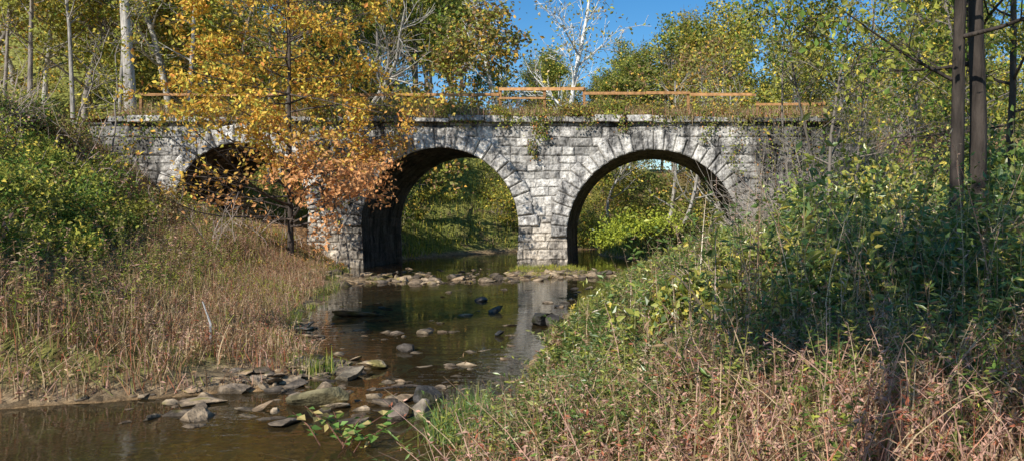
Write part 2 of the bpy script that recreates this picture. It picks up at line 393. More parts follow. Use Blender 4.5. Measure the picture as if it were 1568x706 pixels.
# ---------------------------------------------------------------- trees
def grow(acc,p,d,L,r,lvl,cfg,out):
    mx=cfg['max'];nseg=int(np.clip(L/cfg.get('seg',.6),3,9))
    if lvl==mx:nseg=3
    wig=cfg.get('wig',.16)*(cfg.get('tw',1) if lvl==0 else 1);up=cfg['up'][lvl]
    pts=[p];dd=d
    for k in range(nseg):
        dd=nrmz(dd+rng.normal(0,wig,3)+np.array([0,0,up]));p=p+dd*L/nseg;pts.append(p)
    pts=np.array(pts);tt=np.linspace(0,1,nseg+1)
    rad=r*(1-tt*(.72 if lvl==0 else .8))
    if lvl==0: rad[0]*=1.35
    tube(acc,pts,np.maximum(rad,cfg.get('minr',.008)),[8,5,3,3,3][lvl],cfg['bark']*rng.uniform(.8,1.15))
    if lvl<mx:
        n=cfg['n'][lvl]
        for k in range(n):
            t=rng.uniform(cfg['t0'][lvl],1)
            x=t*nseg;i0=min(int(x),nseg-1);q=pts[i0]+(pts[i0+1]-pts[i0])*(x-i0)
            tg=nrmz(pts[i0+1]-pts[i0]);s=nrmz(np.cross(tg,rng.normal(size=3)))
            an=math.radians(rng.uniform(*cfg['ang'][lvl]))
            cd=tg*math.cos(an)+s*math.sin(an)
            ll=cfg['len'][lvl]*rng.uniform(.6,1.15)*(1.15-.6*t if lvl==0 else 1-.3*t)
            rr=min(r*(1-t*.75)*.6,cfg['rad'][lvl]*rng.uniform(.7,1.2))
            grow(acc,q,cd,ll,rr,lvl+1,cfg,out)
    if lvl>=mx-1 and lvl>0: out.append(pts[1 if lvl==mx else nseg//2:])
def foliage(acc,out,n,sig,L,pal,up=.5,colf=None,wfac=.6,var=.25,cull=None):
    pts=np.concatenate(out);tw=np.concatenate([np.full(len(o),k) for k,o in enumerate(out)])
    bri=rng.uniform(.72,1.25,len(out))
    keep=rng.uniform(size=len(out))>.12
    cand=np.where(keep[tw])[0]
    i=rng.choice(cand,n)
    P=pts[i]+rng.normal(0,1,(n,3))*np.array([sig,sig,sig*.6])
    Cc=pick(pal,n,var)*bri[tw[i]][:,None]
    if colf is not None:Cc=colf(P,Cc)
    if cull is not None:
        m=cull(P);P=P[m];Cc=Cc[m]
    n=len(P);l=L*rng.uniform(.6,1.3,n)
    leaves(acc,P,l,l*wfac,Cc,up=up)
def tree(name,base,h,r,cfg,nl,sig,L,pal,lean=(0,0),barkmat=BARK,colf=None,link=True,up=.5,cull=None):
    out=[];b=Acc()
    d=nrmz(np.array([lean[0],lean[1],1.]))
    grow(b,np.array(base,float)-np.array([0,0,.2]),d,h,r,0,cfg,out)
    me1=b.mesh(name+'_wood',barkmat,True);me2=None
    if nl:
        f=Acc();foliage(f,out,nl,sig,L,pal,colf=colf,up=up,cull=cull);me2=f.mesh(name+'_leaves',LEAF)
    if link:
        e=empty(name)
        for nm,me in(('trunk_and_limbs',me1),('leaves',me2)):
            if me:
                o=bpy.data.objects.new(nm,me);scene.collection.objects.link(o);o.parent=e
        return e
    return me1,me2
gb=np.array([.28,.24,.20]);db=np.array([.07,.055,.045]);lb=np.array([.46,.42,.36]);wb=np.array([.85,.83,.78])
def cfg(bark,n=(16,5),mx=2,ln=(4,1.6),rad=(.08,.03),t0=(.3,.2),ang=((40,75),(30,65)),up=(.03,.05,.05),**k):
    d=dict(bark=bark,n=n,max=mx,len=ln,rad=rad,t0=t0,ang=ang,up=up);d.update(k);return d

# --- distant forest prototypes
protos=[]
PG=[(G,4),(YG,3.5),(OL,3),(YE,.6)];PY=[(YG,5),(YE,2.2),(OL,2.4),(GO,.6),(G,1)];PD=[(GD,3),(G,4),(OL,3)];PO=[(OL,3),(BR,2),(GO,1.4),(YG,2)];PS=[(YG,3),(OL,3),(YE,1)]
for k,(pal,nl,bk) in enumerate([(PG,6600,gb),(PY,6000,gb),(PG,7000,gb),(PO,5000,gb),(PS,2800,lb),(PY,4500,lb),(PO,1300,lb)]):
    c=cfg(bk,n=(22,6),ln=(4.6,1.9),rad=(.10,.035),t0=(.22,.2),minr=.015,wig=.13)
    protos.append(tree('proto%d'%k,(0,0,0),15,.22,c,nl,.42,.31,pal,link=False))
forest=empty('distant_forest')
def gapcap(u):
    px=[-1,-.30,-.22,-.16,-.11,-.085,-.06,-.02,.01,.05,.09,.2,.5,1];v=[9,9,.34,.25,.19,.165,.165,.20,.27,.38,.32,.42,.45,9]
    return np.interp(u,px,v)
def put(x,y,k,s,rz=None):
    z=float(H(x,y));u=x/y
    cap=(gapcap(u)*y+2.5-z)*rng.uniform(.86,1.0)
    s=min(s,cap/15.8)
    if s<.25:return
    for nm,me in zip(('wood','leaves'),protos[k]):
        if me is None:continue
        o=bpy.data.objects.new('forest_'+nm,me);scene.collection.objects.link(o);o.parent=forest
        o.location=(x,y,z-.2);o.rotation_euler=(0,0,rng.uniform(0,6.28));o.scale=(s*rng.uniform(.9,1.2),)*2+(s,)
placed=[]
def scatter(n,ylo,yhi,ulo,uhi,ks,slo,shi,mind):
    c=0;tries=0
    while c<n and tries<n*30:
        tries+=1
        y=rng.uniform(ylo,yhi);u=rng.uniform(ulo,uhi);x=u*y
        if xl(y)-1.0<x<xr(y)+1.0 and y<80: continue
        if y<66 and -.29<u<-.15: continue
        if any((x-a_)**2+(y-b_)**2<mind**2 for a_,b_ in placed):continue
        placed.append((x,y));put(x,y,int(rng.choice(ks)),rng.uniform(slo,shi));c+=1
scatter(26,52,66,-.85,-.30,[0,1,4,5,3,6],.75,1.15,2.6)
scatter(34,66,100,-.85,-.2,[0,1,2,3,4,5],.9,1.3,3.5)
scatter(20,55,75,.02,.55,[4,5,6,1,6],.7,1.05,3)
scatter(28,70,105,-.2,.58,[0,1,5,3,1],.8,1.3,4)
scatter(9,84,96,-.12,.07,[0,1,2],.8,1.2,2.5)
scatter(24,100,150,-.65,.55,[0,1,2,5],1.2,1.8,7)

def bush(acc,c,r,n,L,pal,ncl=14,wf=.55,stem=None,up=.4,zmin=-.2):
    c=np.array(c,float);r=np.array(r,float)
    u=unit(ncl);u[:,2]=np.abs(u[:,2])*1.0-.15;cc=c+u*r*rng.uniform(.35,1.05,(ncl,1))
    bri=rng.uniform(.7,1.3,ncl);i=rng.integers(0,ncl,n)
    P=cc[i]+rng.normal(0,1,(n,3))*r*.2
    P[:,2]=np.maximum(P[:,2],c[2]+r[2]*zmin)
    l=L*rng.uniform(.6,1.35,n)
    leaves(acc,P,l,l*wf,pick(pal,n,.28)*bri[i][:,None],up=up)
    if stem is not None:
        for k in range(ncl//2):
            b0=c+np.array([rng.normal(0,.15*r[0]),rng.normal(0,.15*r[1]),-r[2]*.3-.3])
            mid=(b0+cc[k])/2+rng.normal(0,.1,3);tube(stem,[b0,mid,cc[k]],[.025,.018,.008],3,gb)
under=Acc();ust=Acc()
c=0
while c<330:
    y=rng.uniform(49.5,90);u=rng.uniform(-.85,.55);x=u*y
    if xl(y)-.6<x<xr(y)+.8 and y<80: continue
    s=rng.uniform(.8,1.9);z=float(H(x,y))
    if y<66 and -.29<u<-.15: s*=.45
    if y<66 and -.15<u<.1: s*=.5
    pal=[PG,PY,PD,PO,PY][rng.integers(0,5)]
    bush(under,(x,y,z+s*.5),(s*1.2,s*1.2,s*rng.uniform(.8,1.4)),330,.20,pal,ncl=10,stem=ust);c+=1
for k in range(60):
    y=rng.uniform(62,76);x=rng.uniform(-19,7);
    if xl(y)-.3<x<xr(y)+.3: continue
    s=rng.uniform(.8,1.7);bush(under,(x,y,float(H(x,y))+s*.6),(s*1.3,s*1.2,s*1.4),600,.20,[PY,PG,PY][rng.integers(0,3)],ncl=14,stem=ust)
under.obj('understory_shrubs',LEAF);ust.obj('understory_stems',TWIG)
def sample(n,x0,x1,y0,y1,cond):
    X=rng.uniform(x0,x1,n*3);Y=rng.uniform(y0,y1,n*3);m=cond(X,Y);X=X[m][:n];Y=Y[m][:n]
    return np.stack([X,Y,H(X,Y)],1)
dl=lambda X,Y: xl(Y)-X
dr=lambda X,Y: X-xr(Y)
ug=Acc();B=sample(14000,-26,10,48,72,lambda X,Y:(dl(X,Y)>.1)|(dr(X,Y)>.1))
blades(ug,B,rng.uniform(.25,.7,len(B)),.05,pick([(YG,6),(YE,1),(G,3),(OL,2),(TA,.6)],len(B)),lean=.5);ug.obj('far_bank_grass',LEAF)
b1=Acc();s1=Acc();e=empty('yellow_green_bush')
for (x,y,sx,h) in [(-1.7,58.6,1.7,2.4),(.6,59.2,2.2,2.3),(2.9,58.8,1.7,1.9)]:
    bush(b1,(x,y,1.0),(sx,1.5,h*.9),2600,.24,[((.32,.35,.05),4),((.25,.29,.05),3),(G,1)],ncl=26,stem=s1)
b1.obj('leaves',LEAF,parent=e);s1.obj('stems',TWIG,parent=e)

# --- sycamores (white)
cs=cfg(wb,n=(11,6,4),mx=3,ln=(5.5,2.6,1.1),rad=(.13,.05,.02),t0=(.38,.25,.2),ang=((25,50),(25,55),(25,60)),up=(.04,.06,.03,.02),minr=.018,wig=.15,tw=.4)
for (x,y,lean,h,r) in [(-7.0,55.5,(-.30,0),19,.26),(-7.0,54,(.20,0),19,.27)]:
    tree('sycamore_tree',(x,y,float(H(x,y))),h,r,cs,800,.5,.26,[(YG,3),(YE,2),(TA,1)],lean,barkmat=SYC)
# --- left hillside trunks
cl=cfg(lb,n=(12,5),ln=(3.2,1.4),rad=(.06,.025),t0=(.35,.2),up=(.02,.05,.05),wig=.10,minr=.012,tw=.4)
for (x,y,lean,h,r,bk) in [(-30.2,47.6,(-.03,0),17,.38,lb),(-34.5,49,(.02,0),16,.15,lb*.8),(-31.8,49,(.0,0),16,.13,lb*.8),(-28.8,51,(.05,0),16,.16,lb*1.1),(-38,50,(.02,0),16,.18,gb),(-24.5,53,(.04,0),15,.13,lb*.8),(-41,52,(.03,0),15,.14,gb)]:
    cc_=dict(cl);cc_['bark']=bk
    tree('deciduous_tree',(x,y,float(H(x,y))),h,r,cc_,900,.35,.2,PY,lean)

# --- golden maple
def mcol(P,Cc):
    t=ss(5.8,3.4,P[:,2]-(P[:,0]+15)*.32+rng.normal(0,.8,len(P)))[:,None]
    o=np.array([.92,.47,.20])*rng.uniform(.7,1.08,(len(P),1))
    return Cc*(1-t)+o*t
def mcull(P):
    keep=np.ones(len(P),bool)
    lo=(P[:,0]<-15.2)&(P[:,2]<6.4)
    keep&=~(lo&(rng.uniform(size=len(P))<.80))
    lo2=(P[:,0]<-14.5)&(P[:,2]<3.0);keep&=~(lo2&(rng.uniform(size=len(P))<.4))
    lo3=(P[:,0]>-15.2)&(P[:,2]<6.0)&(vn(P[:,0]*1.6,P[:,2]*1.8,92)<.30);keep&=~lo3
    hi=(P[:,2]>6.4)&(vn(P[:,0]*.9,P[:,2]*1.1,91)<.28);keep&=~hi
    return keep
cm=cfg(db*1.6,n=(62,8,4),mx=3,ln=(5.9,2.0,.85),rad=(.055,.018,.008),t0=(.08,.15,.2),ang=((60,98),(30,70),(30,70)),up=(.01,.02,.0,-.03),minr=.006,wig=.10,seg=.8,tw=.5)
tree('maple_tree',(-15.3,35.2,float(H(-15.3,35.2))),13.8,.12,cm,27000,.17,.21,[((.54,.34,.06),5),((.50,.28,.055),4),((.36,.33,.065),3),(OR,.8)],(.01,0),colf=mcol,up=1.0,cull=mcull)
ct=cfg(gb*1.3,n=(12,5),ln=(1.8,.8),rad=(.025,.012),t0=(.3,.2),up=(.02,.04,.04),minr=.007)
for (x,y,lean,h) in [(-13.6,37.5,(.1,0),8),(-14.8,39,(.05,0),7),(-24.5,37,(.1,0),7.5),(-25.5,36,(0,0),6)]:
    tree('sapling',(x,y,float(H(x,y))),h,.05,ct,280,.25,.16,[(YG,4),(YE,2)],lean,barkmat=TWIG)

# --- right foreground trees
cr_=cfg(db,n=(14,7,4),mx=3,ln=(3.6,1.6,.7),rad=(.045,.018,.008),t0=(.24,.2,.2),ang=((50,90),(30,65),(30,65)),up=(.03,.03,.02,0),minr=.006,wig=.13,seg=.7,tw=.28)
for (x,y,lean,h,r,nl) in [(5.6,14.2,(.02,0),14,.14,3000),(6.15,14.6,(.05,.02),15,.18,3000),(7.6,17.5,(.0,0),13,.11,3200),(9.6,21,(-.03,0),14,.12,3000)]:
    tree('oak_tree',(x,y,float(H(x,y))),h,r,cr_,nl,.22,.15,[(G,5),(YG,4),(OL,1),(YE,.8)],lean)
cg=cfg(gb,n=(15,6,3),mx=3,ln=(3.0,1.4,.7),rad=(.04,.018,.008),t0=(.25,.2,.2),ang=((40,80),(30,65),(30,65)),up=(.02,.03,.02,0),minr=.007,wig=.13,seg=.7,tw=.45)
lowc=lambda P:(P[:,2]>7.8)|(rng.uniform(size=len(P))<.18)
for (x,y,lean,h,r,nl,bk) in [(7.2,30,(-.02,0),14,.08,2000,gb),(8.4,32,(.05,0),13,.07,1700,gb),(9.3,35,(0,0),12,.07,1700,gb),(6.6,33,(-.06,0),13,.06,1800,gb),(11.5,34,(.04,0),13,.09,2200,gb),(13,30,(0,0),14,.11,2600,gb),(10.4,27,(.02,0),13,.08,2200,gb),(15,36,(0,0),13,.12,2600,gb),(7.4,31,(-.16,0),14,.07,4200,gb*.7)]:
    c_=dict(cg);c_['bark']=bk
    tree('slender_tree',(x,y,float(H(x,y))),h,r,c_,nl,.25,.17,[(YG,5),(G,3),(YE,1.2),(OL,2)],lean,barkmat=TWIG,cull=lowc)
cb=cfg(db,n=(20,6),ln=(3.0,1.4),rad=(.08,.03),t0=(.5,.2),minr=.02,tw=.3)
for (x,y,h,nl,ln_) in [(-1.1,-.4,12,4200,(.12,.22)),(2.2,1.0,12,5000,(-.02,.16)),(-14.2,6.4,13,5200,(.02,.1))]:
    tree('shade_tree',(x,y,float(H(x,y))),h,.16,cb,nl,.4,.28,PG,ln_)

# ---------------------------------------------------------------- banks vegetation
def weeds(acc,B,h,M,L,pal,spal,wf=.3,lean=.35,t0=.15,var=.25):
    n=len(B);h=np.broadcast_to(h,(n,))
    az=rng.uniform(0,2*np.pi,n);ld=np.stack([np.cos(az),np.sin(az),0*az],1)*np.abs(rng.normal(0,lean,(n,1)))
    sc=pick(spal,n)
    k=5
    tt=np.linspace(0,1,k)
    def pos(t,i): return B[i]+np.stack([0*t,0*t,t],1)*h[i][:,None]+ld[i]*(h[i]*t*t)[:,None]
    az2=rng.uniform(0,np.pi,n);sd=np.stack([np.cos(az2),np.sin(az2),0*az2],1)
    idx=np.arange(n);V=[]
    for t in tt:
        p=pos(np.full(n,t),idx);w=.008*(1.2-t)
        V+= [p-sd*w,p+sd*w]
    V=np.stack(V,1);kk=np.arange(n)[:,None]*(2*k)
    q=np.concatenate([kk+np.array([[2*s,2*s+1,2*s+3,2*s+2]]) for s in range(k-1)])
    acc.add(V,q,c=np.repeat(sc,2*k,axis=0))
    i=np.repeat(idx,M);t=rng.uniform(t0,1,len(i));P=pos(t,i)
    d=unit(len(i));d[:,2]=d[:,2]*.45+.15
    Lb=np.broadcast_to(L,(n,))[i]
    l=Lb*rng.uniform(.5,1.2,len(i))*(1.15-.6*t)
    pc=pick(pal,n,var)
    Cc=pc[i]*rng.uniform(.7,1.3,(len(i),1));alt=rng.uniform(size=len(i))<.25
    Cc[alt]=pick(pal,alt.sum(),var)
    leaves(acc,P,l,l*wf,Cc,dirs=d,up=1.)

dg=Acc();c0=lambda X,Y:(dl(X,Y)>.5)&(dl(X,Y)<7)&(vn(X*.9,Y*.9,41)>.22)
B=sample(24000,-22,-4,10.5,34,c0)
blades(dg,B,rng.uniform(.12,.5,len(B))*(.5+vn(B[:,0]*1.3,B[:,1]*1.3,12)),.014,pick([(BR,5),(TA,2),(PT,2.5),((.25,.14,.075),4),(RD,1.2),(OL,2),(YG,.8)],len(B)),lean=.7)
B=sample(3400,-22,-4,10.5,32,lambda X,Y:c0(X,Y)&(dl(X,Y)<6.5))
weeds(dg,B,rng.uniform(.2,.65,len(B)),16,.08,[(BR,4.5),(PT,2.5),(TA,1.5),(RD,1.5),(OL,1)],[(BR,1),(TA,1)],lean=.6)
B=sample(1300,-22,-4,10.5,30,lambda X,Y:(dl(X,Y)>.6)&(dl(X,Y)<5)&(vn(X*.7,Y*.7,77)>.55))
weeds(dg,B,rng.uniform(.25,.6,len(B)),16,.10,[(YG,5),(YE,1),(OL,2)],[(YG,1)])
dg.obj('dry_grass',LEAF)
gs=Acc()
B=sample(20000,-34,-8,11,41,lambda X,Y:(dl(X,Y)>3.)&(dl(X,Y)<20)&(vn(X*.5,Y*.5,43)>.25))
blades(gs,B,rng.uniform(.2,.6,len(B)),.02,pick([(G,2),(YG,4),(OL,3),(TA,3),(BR,3),(PT,1)],len(B)),lean=.6)
B=sample(2600,-34,-8,11,36,lambda X,Y:(dl(X,Y)>3.6)&(dl(X,Y)<18))
weeds(gs,B,rng.uniform(.4,1.2,len(B)),26,.14,[(G,2.5),(YG,4),(OL,3),(PT,2.5),(BR,3),(TA,1.5)],[(BR,1),(OL,1)])
gs.obj('bank_grass',LEAF)
lb_=Acc();ls_=Acc()
for k in range(150):
    y=rng.uniform(14,38);d=rng.uniform(5.5,17);x=float(xl(y))-d
    if x/y>-.53 and y>24: continue
    if x<-.95*y: continue
    s=rng.uniform(.45,1.2)*(1 if d>8 else .6)
    pal=[[(G,4),(YG,3),(GD,1)],[(YG,5),(YE,1.6),(G,3)],[(BR,3),(TA,1),(OL,2)],[(G,3),(OL,2),(PT,1)],[(YG,4),(OL,3),(YE,1)]][rng.integers(0,5)]
    bush(lb_,(x,y,float(H(x,y))+s*.5),(s*1.2,s*1.2,s*1.2),850,.13,pal,ncl=18,stem=ls_)
e=empty('riverbank_bushes');lb_.obj('leaves',LEAF,parent=e);ls_.obj('stems',TWIG,parent=e)
tw=Acc()
B=sample(1400,-30,-14.5,28,41,lambda X,Y:(dl(X,Y)>1.5)&((Y<35)|(X<-24)|(rng.uniform(size=X.shape)<.4)))
weeds(tw,B,rng.uniform(.25,.75,len(B)),8,.12,[(BR,3),(RD,1.),(PT,3),(OL,1.5),(YG,1.5)],[(PT,2),(BR,1)],lean=.6)
B=sample(7000,-30,-13.5,28,41,lambda X,Y:dl(X,Y)>.8)
blades(tw,B,rng.uniform(.12,.4,len(B)),.02,pick([(BR,3),(PT,3),(TA,2),(OL,2),(YG,1.5)],len(B)),lean=.7)
leaves(tw,sample(9000,-32,-13.5,26,41,lambda X,Y:dl(X,Y)>.5)+np.array([0,0,.04]),.14,.10,pick([(OR,1.5),(BR,3),(GO,1),(TA,1.5)],9000),up=3)
tw.obj('slope_brush',LEAF)

def bramble(acc,c,h,n,spread,col):
    for k in range(n):
        p=np.array(c,float)+np.array([rng.normal(0,spread*.4),rng.normal(0,spread*.3),-.1])
        d=nrmz(np.array([rng.normal(0,.45),rng.normal(0,.35),1.]));L=h*rng.uniform(.5,1.1)
        pts=[p]
        for s in range(6):
            d=nrmz(d+rng.normal(0,.15,3)+np.array([0,0,-.06]));pts.append(pts[-1]+d*L/6)
        cc_=col*rng.uniform(.7,1.2)
        tube(acc,pts,np.linspace(.018,.006,7),3,cc_)
        for s in range(6):
            q=pts[rng.integers(2,6)];dd=nrmz(d+rng.normal(0,.7,3));l=L*rng.uniform(.15,.35)
            tube(acc,[q,q+dd*l*.5,q+dd*l+rng.normal(0,.05,3)],[.010,.007,.004],3,cc_)
br=Acc()
for k in range(44):
    x=rng.uniform(4.9,12.5);y=rng.uniform(34,40.3);bramble(br,(x,y,float(H(x,y))),rng.uniform(2.5,5.6),10,1.2,gb*1.5)
for k in range(24):
    x=rng.uniform(-28,-16);y=rng.uniform(29,38);bramble(br,(x,y,float(H(x,y))),rng.uniform(1.2,2.8) if x>-24 else 3.2,7,1.1,np.array([.44,.35,.29]))
for k in range(22):
    x=rng.uniform(1.,8);y=rng.uniform(8,18);bramble(br,(x,y,float(H(x,y))),rng.uniform(1.2,2.1),6,.8,np.array([.40,.30,.22]))
br.obj('bare_brambles',TWIG)

dv=Acc()
def dk(n,x0,x1,y0=41.2,y1=42.8):
    X=rng.uniform(x0,x1,n);Y=rng.uniform(y0,y1,n);return np.stack([X,Y,np.full(n,7.6)],1)
B=dk(3000,-27,10);hh=rng.uniform(.35,1.15,len(B))*(.55+.9*vn(B[:,0]*.6,B[:,1],8))
weeds(dv,B,hh,18,.14,[(OL,3),(BR,2.5),(RD,1.),(YG,3),(TA,2),(G,1.5)],[(RD,1),(BR,2),(TA,1)],lean=.5)
B=dk(12000,-27,10,40.72);blades(dv,B,rng.uniform(.25,.9,len(B)),.022,pick([(TA,3),(BR,3),(PT,2),(OL,2),(RD,.8),(YG,1)],len(B)),lean=.6)
B=dk(2600,-27,10,40.62,40.78);B=B[vn(B[:,0]*.9,B[:,0]*.1,14)>.40];B[:,2]=7.72
blades(dv,B,-rng.uniform(.1,.55,len(B)),.035,pick([(TA,2),(BR,3),(OL,3),(YG,2)],len(B)),lean=.3)
for k in range(44):
    x=rng.uniform(-26,9);bush(dv,(x,rng.uniform(40.9,42.6),7.9),(rng.uniform(.5,1.2),.5,rng.uniform(.35,.8)),400,.13,[PG,PY,PO,PO][rng.integers(0,4)],ncl=9)
def vine(x,zl_,n,w,pal):
    t=rng.uniform(0,1,n)**1.3
    ph=rng.uniform(0,6)
    P=np.stack([x+rng.normal(0,w,n)*(1-.5*t)+.15*np.sin(t*7+ph),40.62-rng.uniform(0,.14,n)+0*t,7.85-t*(7.8-zl_)],1)
    leaves(dv,P,.13,.10,pick(pal,n),up=.2)
    pts=[(x+.15*math.sin(s*7+ph),40.72,7.7-s*(7.7-zl_)) for s in np.linspace(0,1,8)];tube(dv,pts,np.full(8,.012),3,gb)
for (x,zl_,n,w) in [(-5.3,5.4,260,.22),(-4.9,6.4,200,.35),(-6.6,7.0,160,.5),(-2.6,6.9,120,.4),(-.9,6.7,150,.3),(-12.5,6.9,120,.5),(3.4,6.2,160,.3),(4.9,4.6,220,.4),(6.4,3.4,260,.5),(7.8,4,260,.5),(9.2,4,260,.5),(-16,6.8,140,.5),(-22.5,6.6,120,.5),(1.2,7.0,120,.7),(-9,7.05,100,.6),(-25.5,5.5,300,.8),(-24.4,6.4,160,.5)]:
    vine(x,zl_,n,w,[(YG,3),(G,2),(OR,.6),(BR,1.5),(OL,2)])
dv.obj('bridge_top_vegetation',LEAF)

# right foreground
def rh(X,Y):
    h=np.interp(X,[-2,-1.2,-.4,.3,1.2,3,8],[.30,.50,.78,1.12,1.6,1.85,2.1])
    h=h*np.where(Y<8.0,.50,1)*np.interp(Y,[8,15,18,24],[1,1,.75,.6])
    return h*(.52+.82*vn(X*1.1,Y*1.1,19))
fw=Acc()
cR=lambda X,Y:(dr(X,Y)>.25)
B=sample(1350,-2,8.5,6.4,17,lambda X,Y:cR(X,Y)&(vn(X*.8,Y*.8,61)>.30));
weeds(fw,B,rh(B[:,0],B[:,1])*rng.uniform(.5,1.15,len(B)),40,rng.uniform(.10,.22,len(B)),[(G,6),(YG,3),(OL,1.5),(BR,1),(GD,3)],[(OL,1),(BR,1)],wf=.27,t0=.1,lean=.5)
B=sample(300,-2.1,.4,6.2,9.6,cR)
weeds(fw,B,rng.uniform(.35,.8,len(B)),34,.12,[(G,4),(YG,2.5),(OL,2),(BR,2),(GD,2)],[(OL,1),(BR,1)],wf=.27,t0=.05,lean=.7)
B=sample(130,-.5,8.5,8,16,cR)
weeds(fw,B,rh(B[:,0],B[:,1])*rng.uniform(.9,1.6,len(B)),26,.24,[(G,5),(YG,3),(YE,.6)],[(OL,1),(G,1)],wf=.45,t0=.2,lean=.35)
B=sample(850,-2,8.5,6.2,15,cR)
weeds(fw,B,rh(B[:,0],B[:,1])*rng.uniform(.6,1.4,len(B)),26,.09,[(BR,5),(PT,2),(TA,2.5),(RD,1.),(OL,1)],[(PT,1),(BR,1),(TA,1)],wf=.25,lean=.5)
B=sample(2400,-1.8,10,17,40,lambda X,Y:cR(X,Y))
weeds(fw,B,np.interp(B[:,0],[-1,1,3,6,10],[.25,.45,.9,1.5,2.])*rng.uniform(.4,1.2,len(B)),22,.17,[(G,5),(YG,4),(OL,3),(YE,.5),(BR,1)],[(OL,1)],wf=.35,lean=.45)
fw.obj('tall_weeds',LEAFG)
fg=Acc()
B=sample(6500,-1.9,7.5,4.6,9.0,lambda X,Y:cR(X,Y)&((X>0)|(Y<8)))
blades(fg,B,rng.uniform(.25,.75,len(B)),.008,pick([(PT,4),(TA,3),((.40,.20,.13),3),(BR,4),(RD,1),(OL,1.5)],len(B)),lean=1.0)
B=sample(2100,-1.6,7.5,4.8,8.8,lambda X,Y:cR(X,Y)&((X>.1)|(Y<7.5)))
weeds(fg,B,rng.uniform(.3,.8,len(B)),18,.08,[(PT,5),(TA,2.5),(BR,3),(RD,2),(OL,1.5),(YG,.7)],[(PT,3),(TA,2)],lean=.9,wf=.35)
B=sample(380,-.6,7.5,4.9,8.4,cR)
weeds(fg,B,rng.uniform(.4,.95,len(B)),26,.10,[(G,4),(YG,2),(OL,3),(GD,1)],[(OL,3),(BR,2)],lean=.6,wf=.3)
B=sample(12000,-2,9,6,22,cR)
blades(fg,B,rh(B[:,0],B[:,1])*rng.uniform(.3,.8,len(B)),.012,pick([(OL,3),(TA,2.3),(BR,3),(YG,2.),(G,3)],len(B)),lean=.6)
fg.obj('reddish_dry_grass',LEAF)
tf=Acc()
def tuft(c,n,h,pal,lean=.6,w=.012):
    P=np.array(c)+np.stack([rng.normal(0,.12,n),rng.normal(0,.12,n),np.zeros(n)],1)
    blades(tf,P,h*rng.uniform(.5,1.1,n),w,pick(pal,n),lean=lean)
for (x,y,n,h) in [(-2.0,9.4,260,.62),(-1.75,9.0,260,.62),(-2.05,10.2,160,.45),(-1.6,8.5,180,.5),(-2.2,9.0,180,.55)]:
    tuft((x,y,max(float(H(x,y)),0)),n,h,[((.11,.18,.06),4),(YG,2),(G,3),(TA,1)],lean=.9,w=.009)
for k in range(120):
    y=rng.uniform(11,39);s=rng.uniform()<.5
    x=float(xl(y))-rng.uniform(.1,1.2) if s else float(xr(y))+rng.uniform(.1,1.)
    tuft((x,y,float(H(x,y))),40,rng.uniform(.2,.45),[(YG,3),(G,3),(OL,2),(TA,1)])
for k in range(60):
    x=rng.normal(-4.3,1.5);y=rng.normal(38.6,1.3);z=float(H(x,y))
    if z>0 and y<40.6: tuft((x,y,z),50,rng.uniform(.15,.35),[(YG,4),(YE,1),(G,2)])
for k in range(30):
    x=rng.uniform(-12,-2);y=33+(x+9)*.35+rng.normal(0,.8);z=float(H(x,y))
    if z>0: tuft((x,y,z),30,rng.uniform(.1,.3),[(YG,3),(OL,2),(TA,1)])
tf.obj('grass_tufts',LEAF)
rb=Acc();rs=Acc()
for (x,y,s,h,pal) in [(4.3,17,1.2,1.8,0),(6.0,18.5,1.6,2.6,1),(7.4,16,1.4,2.7,2),(8.8,19,1.8,3.0,1),(5.0,22,1.6,2.2,0),(7.5,24,2.0,2.8,1),(10.5,23,2.2,3.6,2),(3.2,13.2,.9,1.6,0),(5.2,12.4,.9,1.8,1),(6.6,11.6,1.0,2.0,0),(1.6,12,.7,1.2,1),(2.2,9.8,.6,1.2,0),(3.6,9.6,.7,1.4,2),(5.0,9.4,.7,1.5,1),(.6,10.5,.5,.85,1),(11,28,2.4,3.8,1),(6.2,29,1.6,2.2,0),(8.3,37,1.6,1.8,2),(10.5,38,1.8,2.6,0),(13,39,2,3.8,1),(16,38,2.5,4.5,1),(4.3,30,1.5,1.2,0),(5.0,36,1.3,1.0,2),(2.5,22,1.3,.8,0)]:
    P_=[[(G,5),(YG,3.5),(GD,1.5)],[(YG,5),(YE,1.5),(G,3.5)],[(GD,2.5),(G,4),(YG,1.5)]][pal]
    bush(rb,(x,y,float(H(x,y))+h*.45),(s,s,h*.75),1300,.17 if y>12.5 else .12,P_,ncl=30,stem=rs)
e=empty('green_bush');rb.obj('leaves',LEAFG,parent=e);rs.obj('stems',TWIG,parent=e)

